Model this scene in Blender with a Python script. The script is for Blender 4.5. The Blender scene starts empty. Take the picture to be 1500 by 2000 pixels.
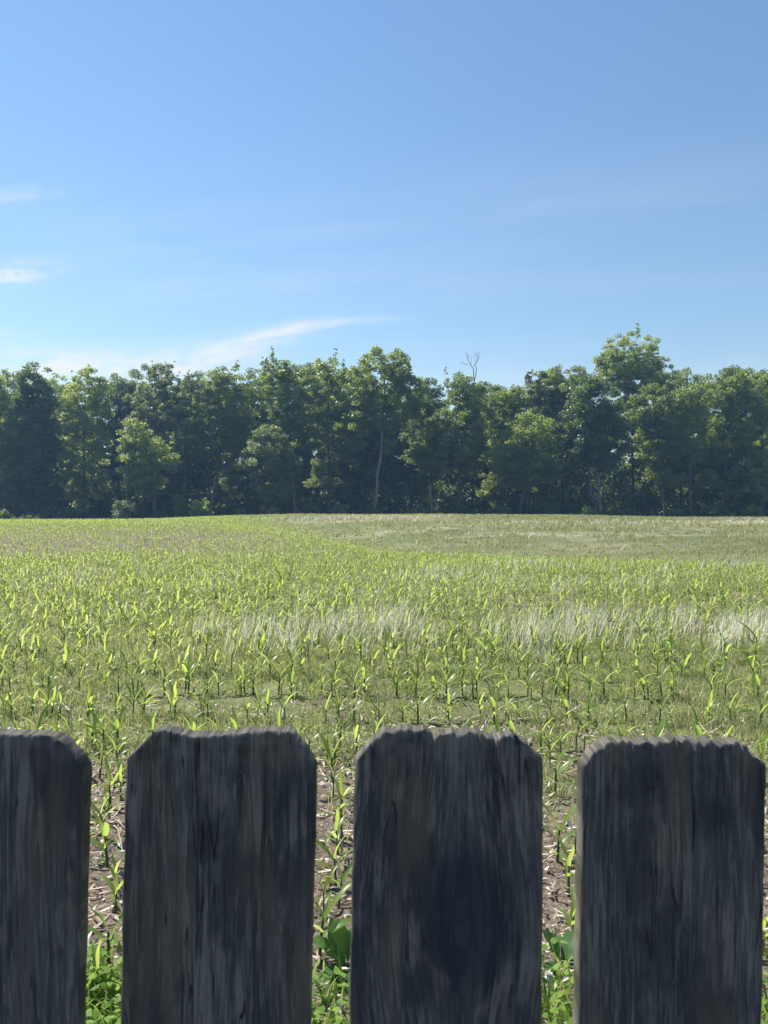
import bpy, math, random
import numpy as np
from mathutils import Vector

# ------------------------------------------------------------------ basics
S = bpy.context.scene
COL = S.collection
F = 1455.0          # focal length in the pixels of a 1500 x 2000 frame
HZ = 990.0          # row of the horizon
H = 1.42            # eye height
rng = np.random.default_rng(7)

def at(px, py, Y):
    return ((px - 750) / F * Y, Y, H + (HZ - py) / F * Y)

def sm(a, b, x):
    t = np.clip((np.asarray(x, float) - a) / (b - a), 0, 1)
    return t * t * (3 - 2 * t)

_perm = np.random.default_rng(3).random((256, 256))
def vn(x, y):                                    # smooth value noise 0..1
    x = np.asarray(x, float); y = np.asarray(y, float)
    xi = np.floor(x).astype(int); yi = np.floor(y).astype(int)
    fx = x - xi; fy = y - yi
    fx = fx * fx * (3 - 2 * fx); fy = fy * fy * (3 - 2 * fy)
    g = lambda a, b: _perm[a % 256, b % 256]
    return (g(xi, yi) * (1 - fx) + g(xi + 1, yi) * fx) * (1 - fy) + (g(xi, yi + 1) * (1 - fx) + g(xi + 1, yi + 1) * fx) * fy

def fbm(x, y, o=4):
    s = 0; a = .5
    for k in range(o):
        s = s + a * vn(x * 2 ** k + 17 * k, y * 2 ** k + 31 * k); a *= .5
    return s / (1 - .5 ** o)

# the fold in the field: y of the line where the near slope tips over
FX = [-40, -17, -6.6, 0, 9.7, 20, 40]
FY = [64, 60, 38, 22, 17.2, 15.5, 15]
def fold(x): return np.interp(x, FX, FY)

def gz(x, y):
    x = np.asarray(x, float); y = np.asarray(y, float)
    rise = .70 * sm(16, 63, y)
    s = y - fold(x)
    amp = .72 * sm(-13, 2, x)
    dip = amp * np.exp(-((s - 9) / 7.5) ** 2) * sm(-3, 4, s)
    z = rise - dip
    z = z - 1.0 * sm(64, 84, y)
    z = z + .25 * sm(30, 60, y) * (fbm(x * .03 + 5, y * .03) - .5)
    z = z - (.46 * sm(-7, -22, x) + .20 * sm(8, 30, x)) * sm(38, 62, y)
    z = z + .05 * (vn(x * .25, y * .25) - .5) * sm(3, 8, y)
    z = z - 2.2 * sm(140, 300, y)
    return z

def farmask(x, y):
    return sm(-1, 20, y - fold(x) + 7 * (fbm(x * .12, y * .1) - .5)) * sm(-24, -5, x + 8 * (vn(x * .1, y * .1) - .5))
def soilmask(x, y):
    near = sm(5.2, 3.3, y + 1.6 * (vn(x * 1.1, y * 1.1) - .5)) * sm(1.9, 2.25, y)
    left = sm(0, -7, x) * sm(20, 24, y) * sm(40, 32, y) * .75
    pat = sm(.62, .75, fbm(x * .5, y * .35)) * .7 * sm(40, 15, y)
    return np.maximum(np.maximum(near, left), pat)

# ------------------------------------------------------------------ mesh helpers
def mesh_np(name, V, Fc, mat, parent=None, smooth=False, v=None, loc=None):
    V = np.ascontiguousarray(V, np.float32).reshape(-1, 3)
    Fc = np.ascontiguousarray(Fc, np.int32)
    me = bpy.data.meshes.new(name)
    n, k = Fc.shape
    me.vertices.add(len(V)); me.vertices.foreach_set('co', V.ravel())
    me.loops.add(n * k); me.loops.foreach_set('vertex_index', Fc.ravel())
    me.polygons.add(n)
    me.polygons.foreach_set('loop_start', np.arange(0, n * k, k, dtype=np.int32))
    if smooth: me.polygons.foreach_set('use_smooth', np.ones(n, bool))
    me.update(calc_edges=True)
    if v is not None:
        v = np.asarray(v, np.float32)
        if v.ndim == 1: v = np.stack([v, v, v], 1)
        c = np.ones((len(V), 4), np.float32); c[:, :3] = v
        a = me.attributes.new('v', 'FLOAT_COLOR', 'POINT'); a.data.foreach_set('color', c.ravel())
    me.materials.append(mat)
    o = bpy.data.objects.new(name, me); COL.objects.link(o)
    if parent: o.parent = parent
    if loc is not None: o.location = loc
    return o

def tag(o, label=None, cat=None, group=None, kind=None):
    if label: o['label'] = label
    if cat: o['category'] = cat
    if group: o['group'] = group
    if kind: o['kind'] = kind
    return o

def empty(name, loc, label, cat, group=None):
    o = bpy.data.objects.new(name, None); COL.objects.link(o); o.location = loc
    o.empty_display_size = .1
    return tag(o, label, cat, group)

def join(parts):
    Vs, Fs, n = [], [], 0
    for V, Fc in parts:
        V = np.asarray(V, float).reshape(-1, 3)
        Vs.append(V); Fs.append(np.asarray(Fc) + n); n += len(V)
    return np.concatenate(Vs), np.concatenate(Fs)

def tube(pts, rad, k=6):
    pts = np.asarray(pts, float); rad = np.asarray(rad, float)
    n = len(pts)
    t = np.gradient(pts, axis=0); t /= np.linalg.norm(t, axis=1)[:, None] + 1e-9
    ref = np.array([1., .13, 0]) if abs(t[0, 0]) < .9 else np.array([0, 1., .1])
    a = np.cross(t, ref); a /= np.linalg.norm(a, axis=1)[:, None] + 1e-9
    b = np.cross(t, a)
    th = np.arange(k) / k * 2 * np.pi
    V = pts[:, None] + rad[:, None, None] * (np.cos(th)[None, :, None] * a[:, None] + np.sin(th)[None, :, None] * b[:, None])
    i = np.arange(n - 1)[:, None] * k; j = np.arange(k)[None]; j2 = (j + 1) % k
    Fc = np.stack([i + j, i + j2, i + k + j2, i + k + j], -1).reshape(-1, 4)
    return V.reshape(-1, 3), Fc

def replicate(T, P, ang, sc, tilt=None):
    """copies of a template (V, F) turned about z, scaled and set at points"""
    V, Fc = T
    c, s = np.cos(ang), np.sin(ang)
    x = V[None, :, 0] * c[:, None] - V[None, :, 1] * s[:, None]
    y = V[None, :, 0] * s[:, None] + V[None, :, 1] * c[:, None]
    z = np.repeat(V[None, :, 2], len(P), 0)
    if tilt is not None:
        x = x + z * tilt[:, 0:1]; y = y + z * tilt[:, 1:2]
    W = np.stack([x, y, z], -1) * sc[:, None, None] + P[:, None]
    n = V.shape[0]
    FF = Fc[None] + (np.arange(len(P)) * n)[:, None, None]
    return W.reshape(-1, 3), FF.reshape(-1, Fc.shape[1])

def blades(P, az, L, lean, curve, W, segs=2, roll=None):
    """thin curved ribbons"""
    N = len(P)
    t = np.linspace(0, 1, segs + 1)
    wprof = np.interp(t, [0, .35, 1], [.75, 1, .08])
    d = np.stack([np.cos(az), np.sin(az)], 1)
    ang = lean[:, None] + curve[:, None] * t[None]           # angle from vertical
    st = L[:, None] / segs
    dh = np.concatenate([np.zeros((N, 1)), np.cumsum(np.sin((ang[:, 1:] + ang[:, :-1]) / 2) * st, 1)], 1)
    dz = np.concatenate([np.zeros((N, 1)), np.cumsum(np.cos((ang[:, 1:] + ang[:, :-1]) / 2) * st, 1)], 1)
    C = np.stack([P[:, 0:1] + d[:, 0:1] * dh, P[:, 1:2] + d[:, 1:2] * dh, P[:, 2:3] + dz], -1)
    ra = az + np.pi / 2 + (0 if roll is None else roll)
    side = np.stack([np.cos(ra), np.sin(ra), np.zeros(N)], 1)
    off = side[:, None] * (W[:, None] * wprof[None] * .5)[..., None]
    V = np.stack([C - off, C + off], 2)                      # N, segs+1, 2, 3
    n = (segs + 1) * 2
    i = np.arange(segs) * 2
    f = np.stack([i, i + 1, i + 3, i + 2], 1)
    FF = f[None] + (np.arange(N) * n)[:, None, None]
    return V.reshape(-1, 3), FF.reshape(-1, 4), n

# ------------------------------------------------------------------ material helpers
class NT:
    def __init__(s, name):
        s.m = bpy.data.materials.new(name); s.m.use_nodes = True
        s.t = s.m.node_tree; s.t.nodes.clear()
        s.out = s.n('ShaderNodeOutputMaterial')
    def n(s, t, **k):
        x = s.t.nodes.new(t)
        for a, b in k.items(): setattr(x, a, b)
        return x
    def l(s, a, b): s.t.links.new(a, b)
    def put(s, x, i, sock):
        if hasattr(x, 'default_value') and hasattr(x, 'links') : s.l(x, sock)
        else: sock.default_value = x
    def math(s, op, a, b=0., c=0., clamp=False):
        x = s.n('ShaderNodeMath', operation=op, use_clamp=clamp)
        for i, q in enumerate((a, b, c)): s.put(q, i, x.inputs[i])
        return x.outputs[0]
    def mix(s, f, a, b, mode='MIX'):
        x = s.n('ShaderNodeMix', data_type='RGBA', blend_type=mode)
        s.put(f, 0, x.inputs[0])
        for q, i in ((a, 6), (b, 7)):
            if isinstance(q, tuple): x.inputs[i].default_value = (*q, 1)
            else: s.l(q, x.inputs[i])
        return x.outputs[2]
    def noise(s, vec, scale, detail=3., rough=.55, dist=0.):
        x = s.n('ShaderNodeTexNoise')
        if vec is not None: s.l(vec, x.inputs['Vector'])
        x.inputs['Scale'].default_value = scale; x.inputs['Detail'].default_value = detail
        x.inputs['Roughness'].default_value = rough; x.inputs['Distortion'].default_value = dist
        return x.outputs[0]
    def ramp(s, f, a, b):
        x = s.n('ShaderNodeMapRange', interpolation_type='SMOOTHSTEP')
        s.l(f, x.inputs[0]); x.inputs[1].default_value = a; x.inputs[2].default_value = b
        return x.outputs[0]
    def sep(s, v):
        x = s.n('ShaderNodeSeparateXYZ'); s.l(v, x.inputs[0]); return x.outputs
    def comb(s, a, b, c):
        x = s.n('ShaderNodeCombineXYZ')
        for i, q in enumerate((a, b, c)): s.put(q, i, x.inputs[i])
        return x.outputs[0]
    def attr(s):
        x = s.n('ShaderNodeAttribute', attribute_name='v'); return x

def leaf_mat(name, c_lo, c_hi, t_lo, t_hi, trans=.45, rough=.45, spec=.3, nscale=0.0, per_object=0.):
    """thin leaf: reflection + light passing through"""
    k = NT(name)
    a = k.attr(); f = k.sep(a.outputs['Color'])[0]
    if nscale:
        tc = k.n('ShaderNodeNewGeometry').outputs['Position']
        nn = k.noise(tc, nscale, 2.)
        f = k.math('ADD', k.math('MULTIPLY', f, .6), k.math('MULTIPLY', k.ramp(nn, .3, .7), .4))
    if per_object:
        rnd = k.n('ShaderNodeObjectInfo').outputs['Random']
        f = k.math('ADD', k.math('MULTIPLY', f, 1. - per_object), k.math('MULTIPLY', rnd, per_object))
    c = k.mix(f, c_lo, c_hi); t = k.mix(f, t_lo, t_hi)
    p = k.n('ShaderNodeBsdfPrincipled'); k.l(c, p.inputs['Base Color'])
    p.inputs['Roughness'].default_value = rough; p.inputs['Specular IOR Level'].default_value = spec
    tr = k.n('ShaderNodeBsdfTranslucent'); k.l(t, tr.inputs[0])
    mx = k.n('ShaderNodeMixShader'); mx.inputs[0].default_value = trans
    k.l(p.outputs[0], mx.inputs[1]); k.l(tr.outputs[0], mx.inputs[2]); k.l(mx.outputs[0], k.out.inputs[0])
    return k.m

def col_leaf_mat(name, trans=.4, rough=.6, spec=.2, tb=(1.5, 1.5, 1.0)):
    """thin leaf whose own colour is stored on its points"""
    k = NT(name)
    c = k.attr().outputs['Color']
    p = k.n('ShaderNodeBsdfPrincipled'); k.l(c, p.inputs['Base Color'])
    p.inputs['Roughness'].default_value = rough; p.inputs['Specular IOR Level'].default_value = spec
    tr = k.n('ShaderNodeBsdfTranslucent'); k.l(k.mix(1., c, tb, 'MULTIPLY'), tr.inputs[0])
    mx = k.n('ShaderNodeMixShader'); mx.inputs[0].default_value = trans
    k.l(p.outputs[0], mx.inputs[1]); k.l(tr.outputs[0], mx.inputs[2]); k.l(mx.outputs[0], k.out.inputs[0])
    return k.m

def bark_mat(name, lo, hi):
    k = NT(name)
    p0 = k.n('ShaderNodeNewGeometry').outputs['Position']
    mp = k.n('ShaderNodeMapping'); k.l(p0, mp.inputs[0]); mp.inputs['Scale'].default_value = (6, 6, 1.2)
    n = k.noise(mp.outputs[0], 1.5, 4.)
    p = k.n('ShaderNodeBsdfPrincipled'); k.l(k.mix(k.ramp(n, .3, .7), lo, hi), p.inputs['Base Color'])
    p.inputs['Roughness'].default_value = .9; p.inputs['Specular IOR Level'].default_value = .1
    b = k.n('ShaderNodeBump'); b.inputs['Strength'].default_value = .6; b.inputs['Distance'].default_value = .05
    k.l(n, b.inputs['Height']); k.l(b.outputs[0], p.inputs['Normal'])
    k.l(p.outputs[0], k.out.inputs[0])
    return k.m

M = {}
M['corn_leaf'] = leaf_mat('corn_leaf', (.09, .165, .03), (.14, .22, .045), (.37, .50, .08), (.60, .69, .15), .56, .36, .5, 0., .45)
M['corn_stalk'] = leaf_mat('corn_stalk', (.05, .10, .03), (.09, .16, .05), (.1, .2, .03), (.15, .25, .03), .15, .5, .3)
M['weed'] = col_leaf_mat('weed', .45, .6, .2)
M['dry'] = col_leaf_mat('dry_grass', .35, .7, .15, (1.1, 1.1, 1.0))
M['residue'] = col_leaf_mat('residue', .12, .8, .15, (1, 1, 1))
M['dock'] = leaf_mat('dock_leaf', (.05, .12, .04), (.08, .16, .05), (.16, .34, .03), (.22, .42, .04), .4, .55, .25)
M['petal'] = col_leaf_mat('petal', .3, .7, .2, (1, 1, 1))
M['bark'] = bark_mat('bark', (.05, .045, .04), (.15, .13, .11))
M['pale_bark'] = bark_mat('pale_bark', (.10, .09, .08), (.26, .23, .20))
LEAFK = {
    'mid':   leaf_mat('leaf_mid', (0.069, 0.117, 0.039), (0.131, 0.195, 0.067), (.30, .39, .055), (.55, .63, .10), .42, .42, .5, .12),
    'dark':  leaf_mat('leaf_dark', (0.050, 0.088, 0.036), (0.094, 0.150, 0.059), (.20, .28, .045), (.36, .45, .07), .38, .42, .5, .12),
    'light': leaf_mat('leaf_light', (0.106, 0.163, 0.056), (0.194, 0.260, 0.105), (.40, .49, .08), (.66, .73, .17), .45, .42, .5, .12),
    'grey':  leaf_mat('leaf_grey', (0.100, 0.137, 0.073), (0.181, 0.221, 0.133), (.27, .35, .09), (.48, .55, .18), .4, .42, .5, .12),
    'olive': leaf_mat('leaf_olive', (0.088, 0.130, 0.042), (0.16, 0.208, 0.077), (0.312, 0.390, 0.056), (0.43, 0.53, 0.10), .42, .42, .5, .12),
}

# ------------------------------------------------------------------ ground
def ground_mat():
    k = NT('field_soil')
    P = k.n('ShaderNodeNewGeometry').outputs['Position']
    m = k.sep(k.attr().outputs['Color'])        # far slope, bare soil, wood floor
    big = k.noise(P, .35, 4.); mid = k.noise(P, 3., 4.); fine = k.noise(P, 40., 4., .65)
    crumb = k.noise(P, 130., 3., .6)
    soil = k.mix(k.ramp(fine, .3, .7), (.088, .068, .053), (.245, .192, .152))
    soil = k.mix(k.ramp(crumb, .58, .72), soil, (.42, .36, .29))
    green = k.mix(k.ramp(mid, .35, .65), (.13, .145, .06), (.21, .22, .10))
    green = k.mix(k.math('MULTIPLY', k.ramp(fine, .5, .65), .5), green, (.10, .085, .06))
    mp = k.n('ShaderNodeMapping'); k.l(P, mp.inputs[0]); mp.inputs['Scale'].default_value = (.35, 1., 1.)
    streak = k.noise(mp.outputs[0], .32, 5., .6, .3)
    tan = k.mix(k.ramp(streak, .42, .68), (.125, .145, .065), (.33, .30, .21))
    tan = k.mix(k.math('MULTIPLY', k.ramp(k.noise(P, 1.6, 4., .7), .45, .7), .55), tan, (.11, .105, .055))
    c = k.mix(m[0], green, tan)
    sf = k.math('ADD', m[1], k.math('MULTIPLY', k.math('SUBTRACT', big, .5), .6), clamp=True)
    c = k.mix(sf, c, soil)
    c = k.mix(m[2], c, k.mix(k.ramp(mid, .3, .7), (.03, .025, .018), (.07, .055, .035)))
    p = k.n('ShaderNodeBsdfPrincipled'); k.l(c, p.inputs['Base Color'])
    p.inputs['Roughness'].default_value = .95; p.inputs['Specular IOR Level'].default_value = .1
    b = k.n('ShaderNodeBump'); b.inputs['Strength'].default_value = .9; b.inputs['Distance'].default_value = .025
    k.l(k.math('ADD', fine, k.math('MULTIPLY', crumb, .4)), b.inputs['Height']); k.l(b.outputs[0], p.inputs['Normal'])
    k.l(p.outputs[0], k.out.inputs[0])
    return k.m

def build_ground():
    ys = np.concatenate([[-3000, -300, -40, -10], np.arange(-4, 7, .05), np.geomspace(7, 150, 260), [200, 300, 800, 3000]])
    u = np.linspace(-1, 1, 200)
    rows = []
    for y in ys:
        w = 2.4 + .75 * max(y, 0)
        x = np.concatenate([[-3000, -400], u * min(w, 120), [400, 3000]])
        rows.append(np.stack([x, np.full_like(x, y)], 1))
    G = np.stack(rows)
    x, y = G[..., 0], G[..., 1]
    z = gz(x, y)
    clod = (fbm(x * 9, y * 9, 4) - .5) * .05 + (vn(x * 28, y * 28) - .5) * .018
    z = z + clod * sm(14, 5, y) * sm(1e3, 5, np.abs(x))
    V = np.stack([x, y, z], -1).reshape(-1, 3)
    nr, nc = x.shape
    i = np.arange(nr - 1)[:, None] * nc + np.arange(nc - 1)[None]
    Fc = np.stack([i, i + 1, i + nc + 1, i + nc], -1).reshape(-1, 4)
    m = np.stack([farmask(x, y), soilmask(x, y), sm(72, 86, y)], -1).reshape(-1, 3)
    o = mesh_np('ground', V, Fc, ground_mat(), smooth=True, v=m)
    tag(o, 'rolling brown and green field ground reaching to the woods', 'ground', kind='structure')
build_ground()

# ------------------------------------------------------------------ corn
def corn_leaf(h0, az, L, el, droop, W, r, n=7):
    """one arching blade with a folded midrib; el = start angle above horizontal, droop = how far it turns over"""
    t = np.linspace(0, 1, n + 1)
    ang = el - droop * t ** 1.5
    st = L / n
    mid = (ang[1:] + ang[:-1]) / 2
    hx = np.concatenate([[0], np.cumsum(np.cos(mid)) * st]); hz = np.concatenate([[0], np.cumsum(np.sin(mid)) * st])
    w = W * np.interp(t, [0, .12, .35, .6, .85, 1], [.45, .75, 1, .9, .45, .03])
    tw = az + r.uniform(-.5, .5) * t
    side = np.stack([-np.sin(tw), np.cos(tw), r.uniform(-.25, .25) * t], 1)
    d = np.array([np.cos(az), np.sin(az)])
    wob = .02 * np.sin(t * r.uniform(5, 9) + r.uniform(0, 6)) * L
    C = np.stack([d[0] * hx - d[1] * wob, d[1] * hx + d[0] * wob, h0 + hz], 1)
    up = np.stack([-np.sin(ang) * d[0], -np.sin(ang) * d[1], np.cos(ang)], 1)
    fold_ = .35
    Lf = C - side * w[:, None] * .5 + up * w[:, None] * fold_ * .5
    Rt = C + side * w[:, None] * .5 + up * w[:, None] * fold_ * .5
    V = np.stack([Lf, C, Rt], 1).reshape(-1, 3)
    i = np.arange(n) * 3
    Fc = np.concatenate([np.stack([i, i + 1, i + 4, i + 3], 1), np.stack([i + 1, i + 2, i + 5, i + 4], 1)])
    return V, Fc

def corn_template(seed):
    """unit plant about 1 high; stalk and list of leaves"""
    r = np.random.default_rng(seed)
    top = .46
    bend = r.uniform(-.05, .05, 2)
    zz = np.linspace(0, top, 6)
    pts = np.stack([bend[0] * zz ** 2, bend[1] * zz ** 2, zz], 1)
    stalk = tube(pts, np.interp(zz, [0, .2, top], [.024, .021, .013]), 6)
    az0 = r.uniform(-.5, .5)
    leaves = []
    hs = [.06, .14, .22, .30, .37, .43]
    nl = r.integers(5, 7)
    for i, h in enumerate(hs[6 - nl:]):
        k = i / (nl - 1)
        az = az0 + (i % 2) * math.pi + r.uniform(-.55, .55)
        el = math.radians(np.interp(k, [0, .5, 1], [35, 52, 74]) + r.uniform(-10, 8))
        dr = math.radians(np.interp(k, [0, .5, 1], [85, 90, 28]) * r.uniform(.6, 1.35))
        L = np.interp(k, [0, .5, .8, 1], [.34, .64, .72, .54]) * r.uniform(.85, 1.15)
        W = np.interp(k, [0, .4, 1], [.06, .098, .072]) * r.uniform(.85, 1.2)
        V, Fc = corn_leaf(h, az, L, el, dr, W, r)
        V[:, :2] += bend * h * h
        leaves.append((V, Fc))
    return stalk, leaves
NV = 12
TPL = [corn_template(100 + i) for i in range(NV)]
def far_template(seed):
    r = np.random.default_rng(seed)
    parts = []
    az0 = r.uniform(-.5, .5)
    parts.append(tube(np.array([[0, 0, 0], [0, 0, .55]]), np.array([.022, .013]), 3))
    for i, (h, L, el, dr) in enumerate([(.18, .45, 50, 80), (.3, .55, 58, 90), (.42, .55, 66, 70), (.5, .45, 78, 25), (.52, .42, 70, 50)]):
        parts.append(corn_leaf(h, az0 + i * math.pi + r.uniform(-.6, .6), L * r.uniform(.8, 1.2), math.radians(el + r.uniform(-8, 8)), math.radians(dr), .09, r, 2))
    return join(parts)
FTPL = [far_template(i) for i in range(8)]

# plants seen through the three gaps: (px of base, row of base, height in px)
GAPS = {
 0: [(204, 1469, 86), (229, 1464, 80), (194, 1520, 84), (231, 1500, 70), (216, 1582, 92), (236, 1562, 72), (200, 1634, 88), (214, 1604, 60), (210, 1690, 108), (229, 1739, 70), (226, 1783, 88), (212, 1880, 125), (190, 1950, 100)],
 1: [(648, 1527, 95), (655, 1490, 70), (650, 1558, 80), (664, 1602, 92), (668, 1637, 90), (660, 1668, 86), (657, 1730, 105), (661, 1768, 92), (632, 1785, 85), (624, 1870, 150), (640, 1480, 70)],
 2: [(1084, 1553, 100), (1096, 1482, 66), (1088, 1686, 122), (1110, 1750, 112), (1074, 1500, 66), (1122, 1662, 80), (1118, 1840, 100)],
}
plants = []           # x, y, h, row key, where
for g, L in GAPS.items():
    for j, (px, py, hp) in enumerate(L):
        d = H * F / (py - HZ)
        plants.append([(px - 750) / F * d, d, 1.22 * hp / F * d, -1, g])
GAPX = [(178, 242), (622, 686), (1063, 1124)]
def in_gap(px, pad=0):
    g = np.zeros(np.shape(px), bool)
    for a, b in GAPX: g |= (px > a - pad) & (px < b + pad)
    return g
y0 = 4.35
row_y = [2.45, 3.2, 3.95] + [y0 + .64 * k for k in range(0, 98)]
for ri, ry in enumerate(row_y):
    if ry > 66: break
    W = .545 * ry + 2.2
    xs = np.arange(-W, W, .076); xs = xs + rng.uniform(-.06, .06, len(xs))
    yy = ry - .035 * xs + .12 * (vn(xs * .2 + ri * .02, np.full_like(xs, ri * .05)) - .5) + rng.normal(0, .035, len(xs))
    keep = rng.random(len(xs)) > .14
    fm = farmask(xs, yy)
    keep &= rng.random(len(xs)) > np.maximum(fm * .45, .38 * sm(10, 24, ry))
    keep &= rng.random(len(xs)) > .5 * soilmask(xs, yy) * sm(8, 14, ry)
    if ry < 4.3:
        px = 750 + F * xs / yy
        keep &= ~in_gap(px, 26)
    hh = np.interp(ry, [2.4, 3.5, 5, 7, 12, 20], [.20, .23, .245, .26, .25, .22]) * np.clip(rng.normal(1, .16, len(xs)), .55, 1.4)
    hh = hh * (1 - .45 * fm)
    for x, y, h, kp in zip(xs, yy, hh, keep):
        if kp: plants.append([x, y, h, ri - 3, None])

P = np.array([[p[0], p[1], p[2], p[3]] for p in plants], float)
where = [p[4] for p in plants]
pz = gz(P[:, 0], P[:, 1]) - .008
px = 750 + F * P[:, 0] / P[:, 1]
pyb = HZ + F * (H - pz) / P[:, 1]; pyt = HZ + F * (H - pz - P[:, 2]) / P[:, 1]
size = pyb - pyt
seen = (px > 6) & (px < 1494) & ((pyt < 1405) | in_gap(px, -4))
seen &= (pyb < 2000)
score = np.where(seen, size * np.where(pyt > 1350, .8, 1), 0)
for i, w in enumerate(where):
    if w is not None: score[i] = 1e6
order = np.argsort(-score)
chosen = [i for i in order[:300] if score[i] > 0]
cset = np.zeros(len(P), bool); cset[chosen] = True
tid = rng.integers(0, NV, len(P)); ang = rng.uniform(0, 2 * np.pi, len(P))
ang = np.where(rng.random(len(P)) < .6, np.where(rng.random(len(P)) < .5, 0, np.pi) + rng.normal(0, .5, len(P)), ang)
tilt = rng.normal(0, .07, (len(P), 2))

ZONES = [(0, 95, 'above left edge of first picket'), (95, 178, 'above right shoulder of first picket'), (178, 245, 'above first gap'),
         (245, 370, 'above left shoulder of second picket'), (370, 500, 'above middle of second picket'), (500, 622, 'above right shoulder of second picket'),
         (622, 690, 'above second gap'), (690, 814, 'above left shoulder of third picket'), (814, 938, 'above middle of third picket'),
         (938, 1063, 'above right shoulder of third picket'), (1063, 1127, 'above third gap'), (1127, 1250, 'above left shoulder of fourth picket'),
         (1250, 1375, 'above middle of fourth picket'), (1375, 1500, 'above right shoulder of fourth picket')]
ORD = ['first', 'second', 'third', 'fourth', 'fifth', 'sixth', 'seventh', 'eighth', 'ninth', 'tenth', 'eleventh', 'twelfth', 'thirteenth', 'fourteenth']
labels = {}
bucket = {}
for i in chosen:
    if where[i] is not None: continue
    z = next((q for q, (a, b, _) in enumerate(ZONES) if a <= px[i] < b), 0)
    bucket.setdefault((int(P[i, 3]), z), []).append(i)
for (ri, z), L in bucket.items():
    L.sort(key=lambda i: px[i])
    for j, i in enumerate(L):
        pos = '' if len(L) == 1 else (['left', 'right'] if len(L) == 2 else ['left', 'middle', 'right'] if len(L) == 3 else ['leftmost'] + ORD[1:len(L) - 1] + ['rightmost'])[j]
        med = np.interp(P[i, 1], [2.4, 3.5, 5, 7, 12, 20], [.20, .23, .245, .26, .25, .22])
        adj = 'tall' if P[i, 2] > med * 1.08 else 'short' if P[i, 2] < med * .92 else 'bright'
        labels[i] = ' '.join(f"{pos} {adj} corn plant in {ORD[min(ri, 13)]} row over fence, {ZONES[z][2]}".split())
GN = ['between first and second pickets', 'between second and third pickets', 'between third and fourth pickets']
for g in range(3):
    L = sorted([i for i in chosen if where[i] == g], key=lambda i: -pyb[i])
    for j, i in enumerate(L):
        q = 'nearest' if j == 0 else ORD[j] + ' nearest'
        labels[i] = f"{q} small corn plant seen through the gap {GN[g]}"

# prototypes of the 12 plant shapes, then copies
proto = {}
for i in chosen:
    t = int(tid[i])
    loc = (P[i, 0], P[i, 1], pz[i])
    root = bpy.data.objects.new('corn_plant', None); COL.objects.link(root); root.empty_display_size = .1
    root.location = loc; root.scale = (P[i, 2],) * 3
    root.rotation_euler = (tilt[i, 1] * .8, -tilt[i, 0] * .8, ang[i])
    tag(root, labels[i], 'corn plant', 'young corn plants in the field')
    if t not in proto:
        stalk, leaves = TPL[t]
        obs = [mesh_np('stalk', *stalk, M['corn_stalk'], root, True, v=rng.uniform(.2, .8, len(stalk[0])))]
        for V, Fc in leaves:
            obs.append(mesh_np('leaf', V, Fc, M['corn_leaf'], root, True, v=np.full(len(V), rng.random())))
        proto[t] = obs
    else:
        for o in proto[t]:
            c = o.copy(); COL.objects.link(c); c.parent = root

# the rest of the crop: too many to count, one mass
rest = np.where(~cset)[0]
near = rest[P[rest, 1] < 20]; far = rest[P[rest, 1] >= 20]
Vs, Fs, vs, n0 = [], [], [], 0
for t in range(NV):
    I = near[tid[near] == t]
    if len(I) == 0: continue
    T = join([TPL[t][0]] + TPL[t][1])
    V, Fc = replicate(T, np.stack([P[I, 0], P[I, 1], pz[I]], 1), ang[I], P[I, 2], tilt[I])
    v = np.repeat(rng.random(len(I)), len(T[0])); v = v * .7 + .3 * rng.random(len(v))
    Vs.append(V); Fs.append(Fc + n0); vs.append(v); n0 += len(V)
for t in range(8):
    I = far[tid[far] % 8 == t]
    if len(I) == 0: continue
    T = FTPL[t]
    V, Fc = replicate(T, np.stack([P[I, 0], P[I, 1], pz[I]], 1), ang[I], P[I, 2], tilt[I])
    Vs.append(V); Fs.append(Fc + n0); vs.append(np.repeat(rng.random(len(I)), len(T[0]))); n0 += len(V)
o = mesh_np('corn_crop', np.concatenate(Vs), np.concatenate(Fs), M['corn_leaf'], smooth=True, v=np.concatenate(vs))
tag(o, 'young corn crop stretching away behind the nearest plants', 'corn crop', kind='stuff')

# ------------------------------------------------------------------ low weeds, dry grass, litter
def scatter(y_a, y_b, dens, pad=1.2):
    """points spread evenly over the wedge of field in front of the eye"""
    wa = .53 * y_b + pad
    n = int(dens * (y_b - y_a) * 2 * wa)
    x = rng.uniform(-wa, wa, n); y = rng.uniform(y_a, y_b, n)
    k = np.abs(x) < .53 * y + pad
    return x[k], y[k]

def lerp3(a, b, f): return np.asarray(a)[None] * (1 - f[:, None]) + np.asarray(b)[None] * f[:, None]

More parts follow.
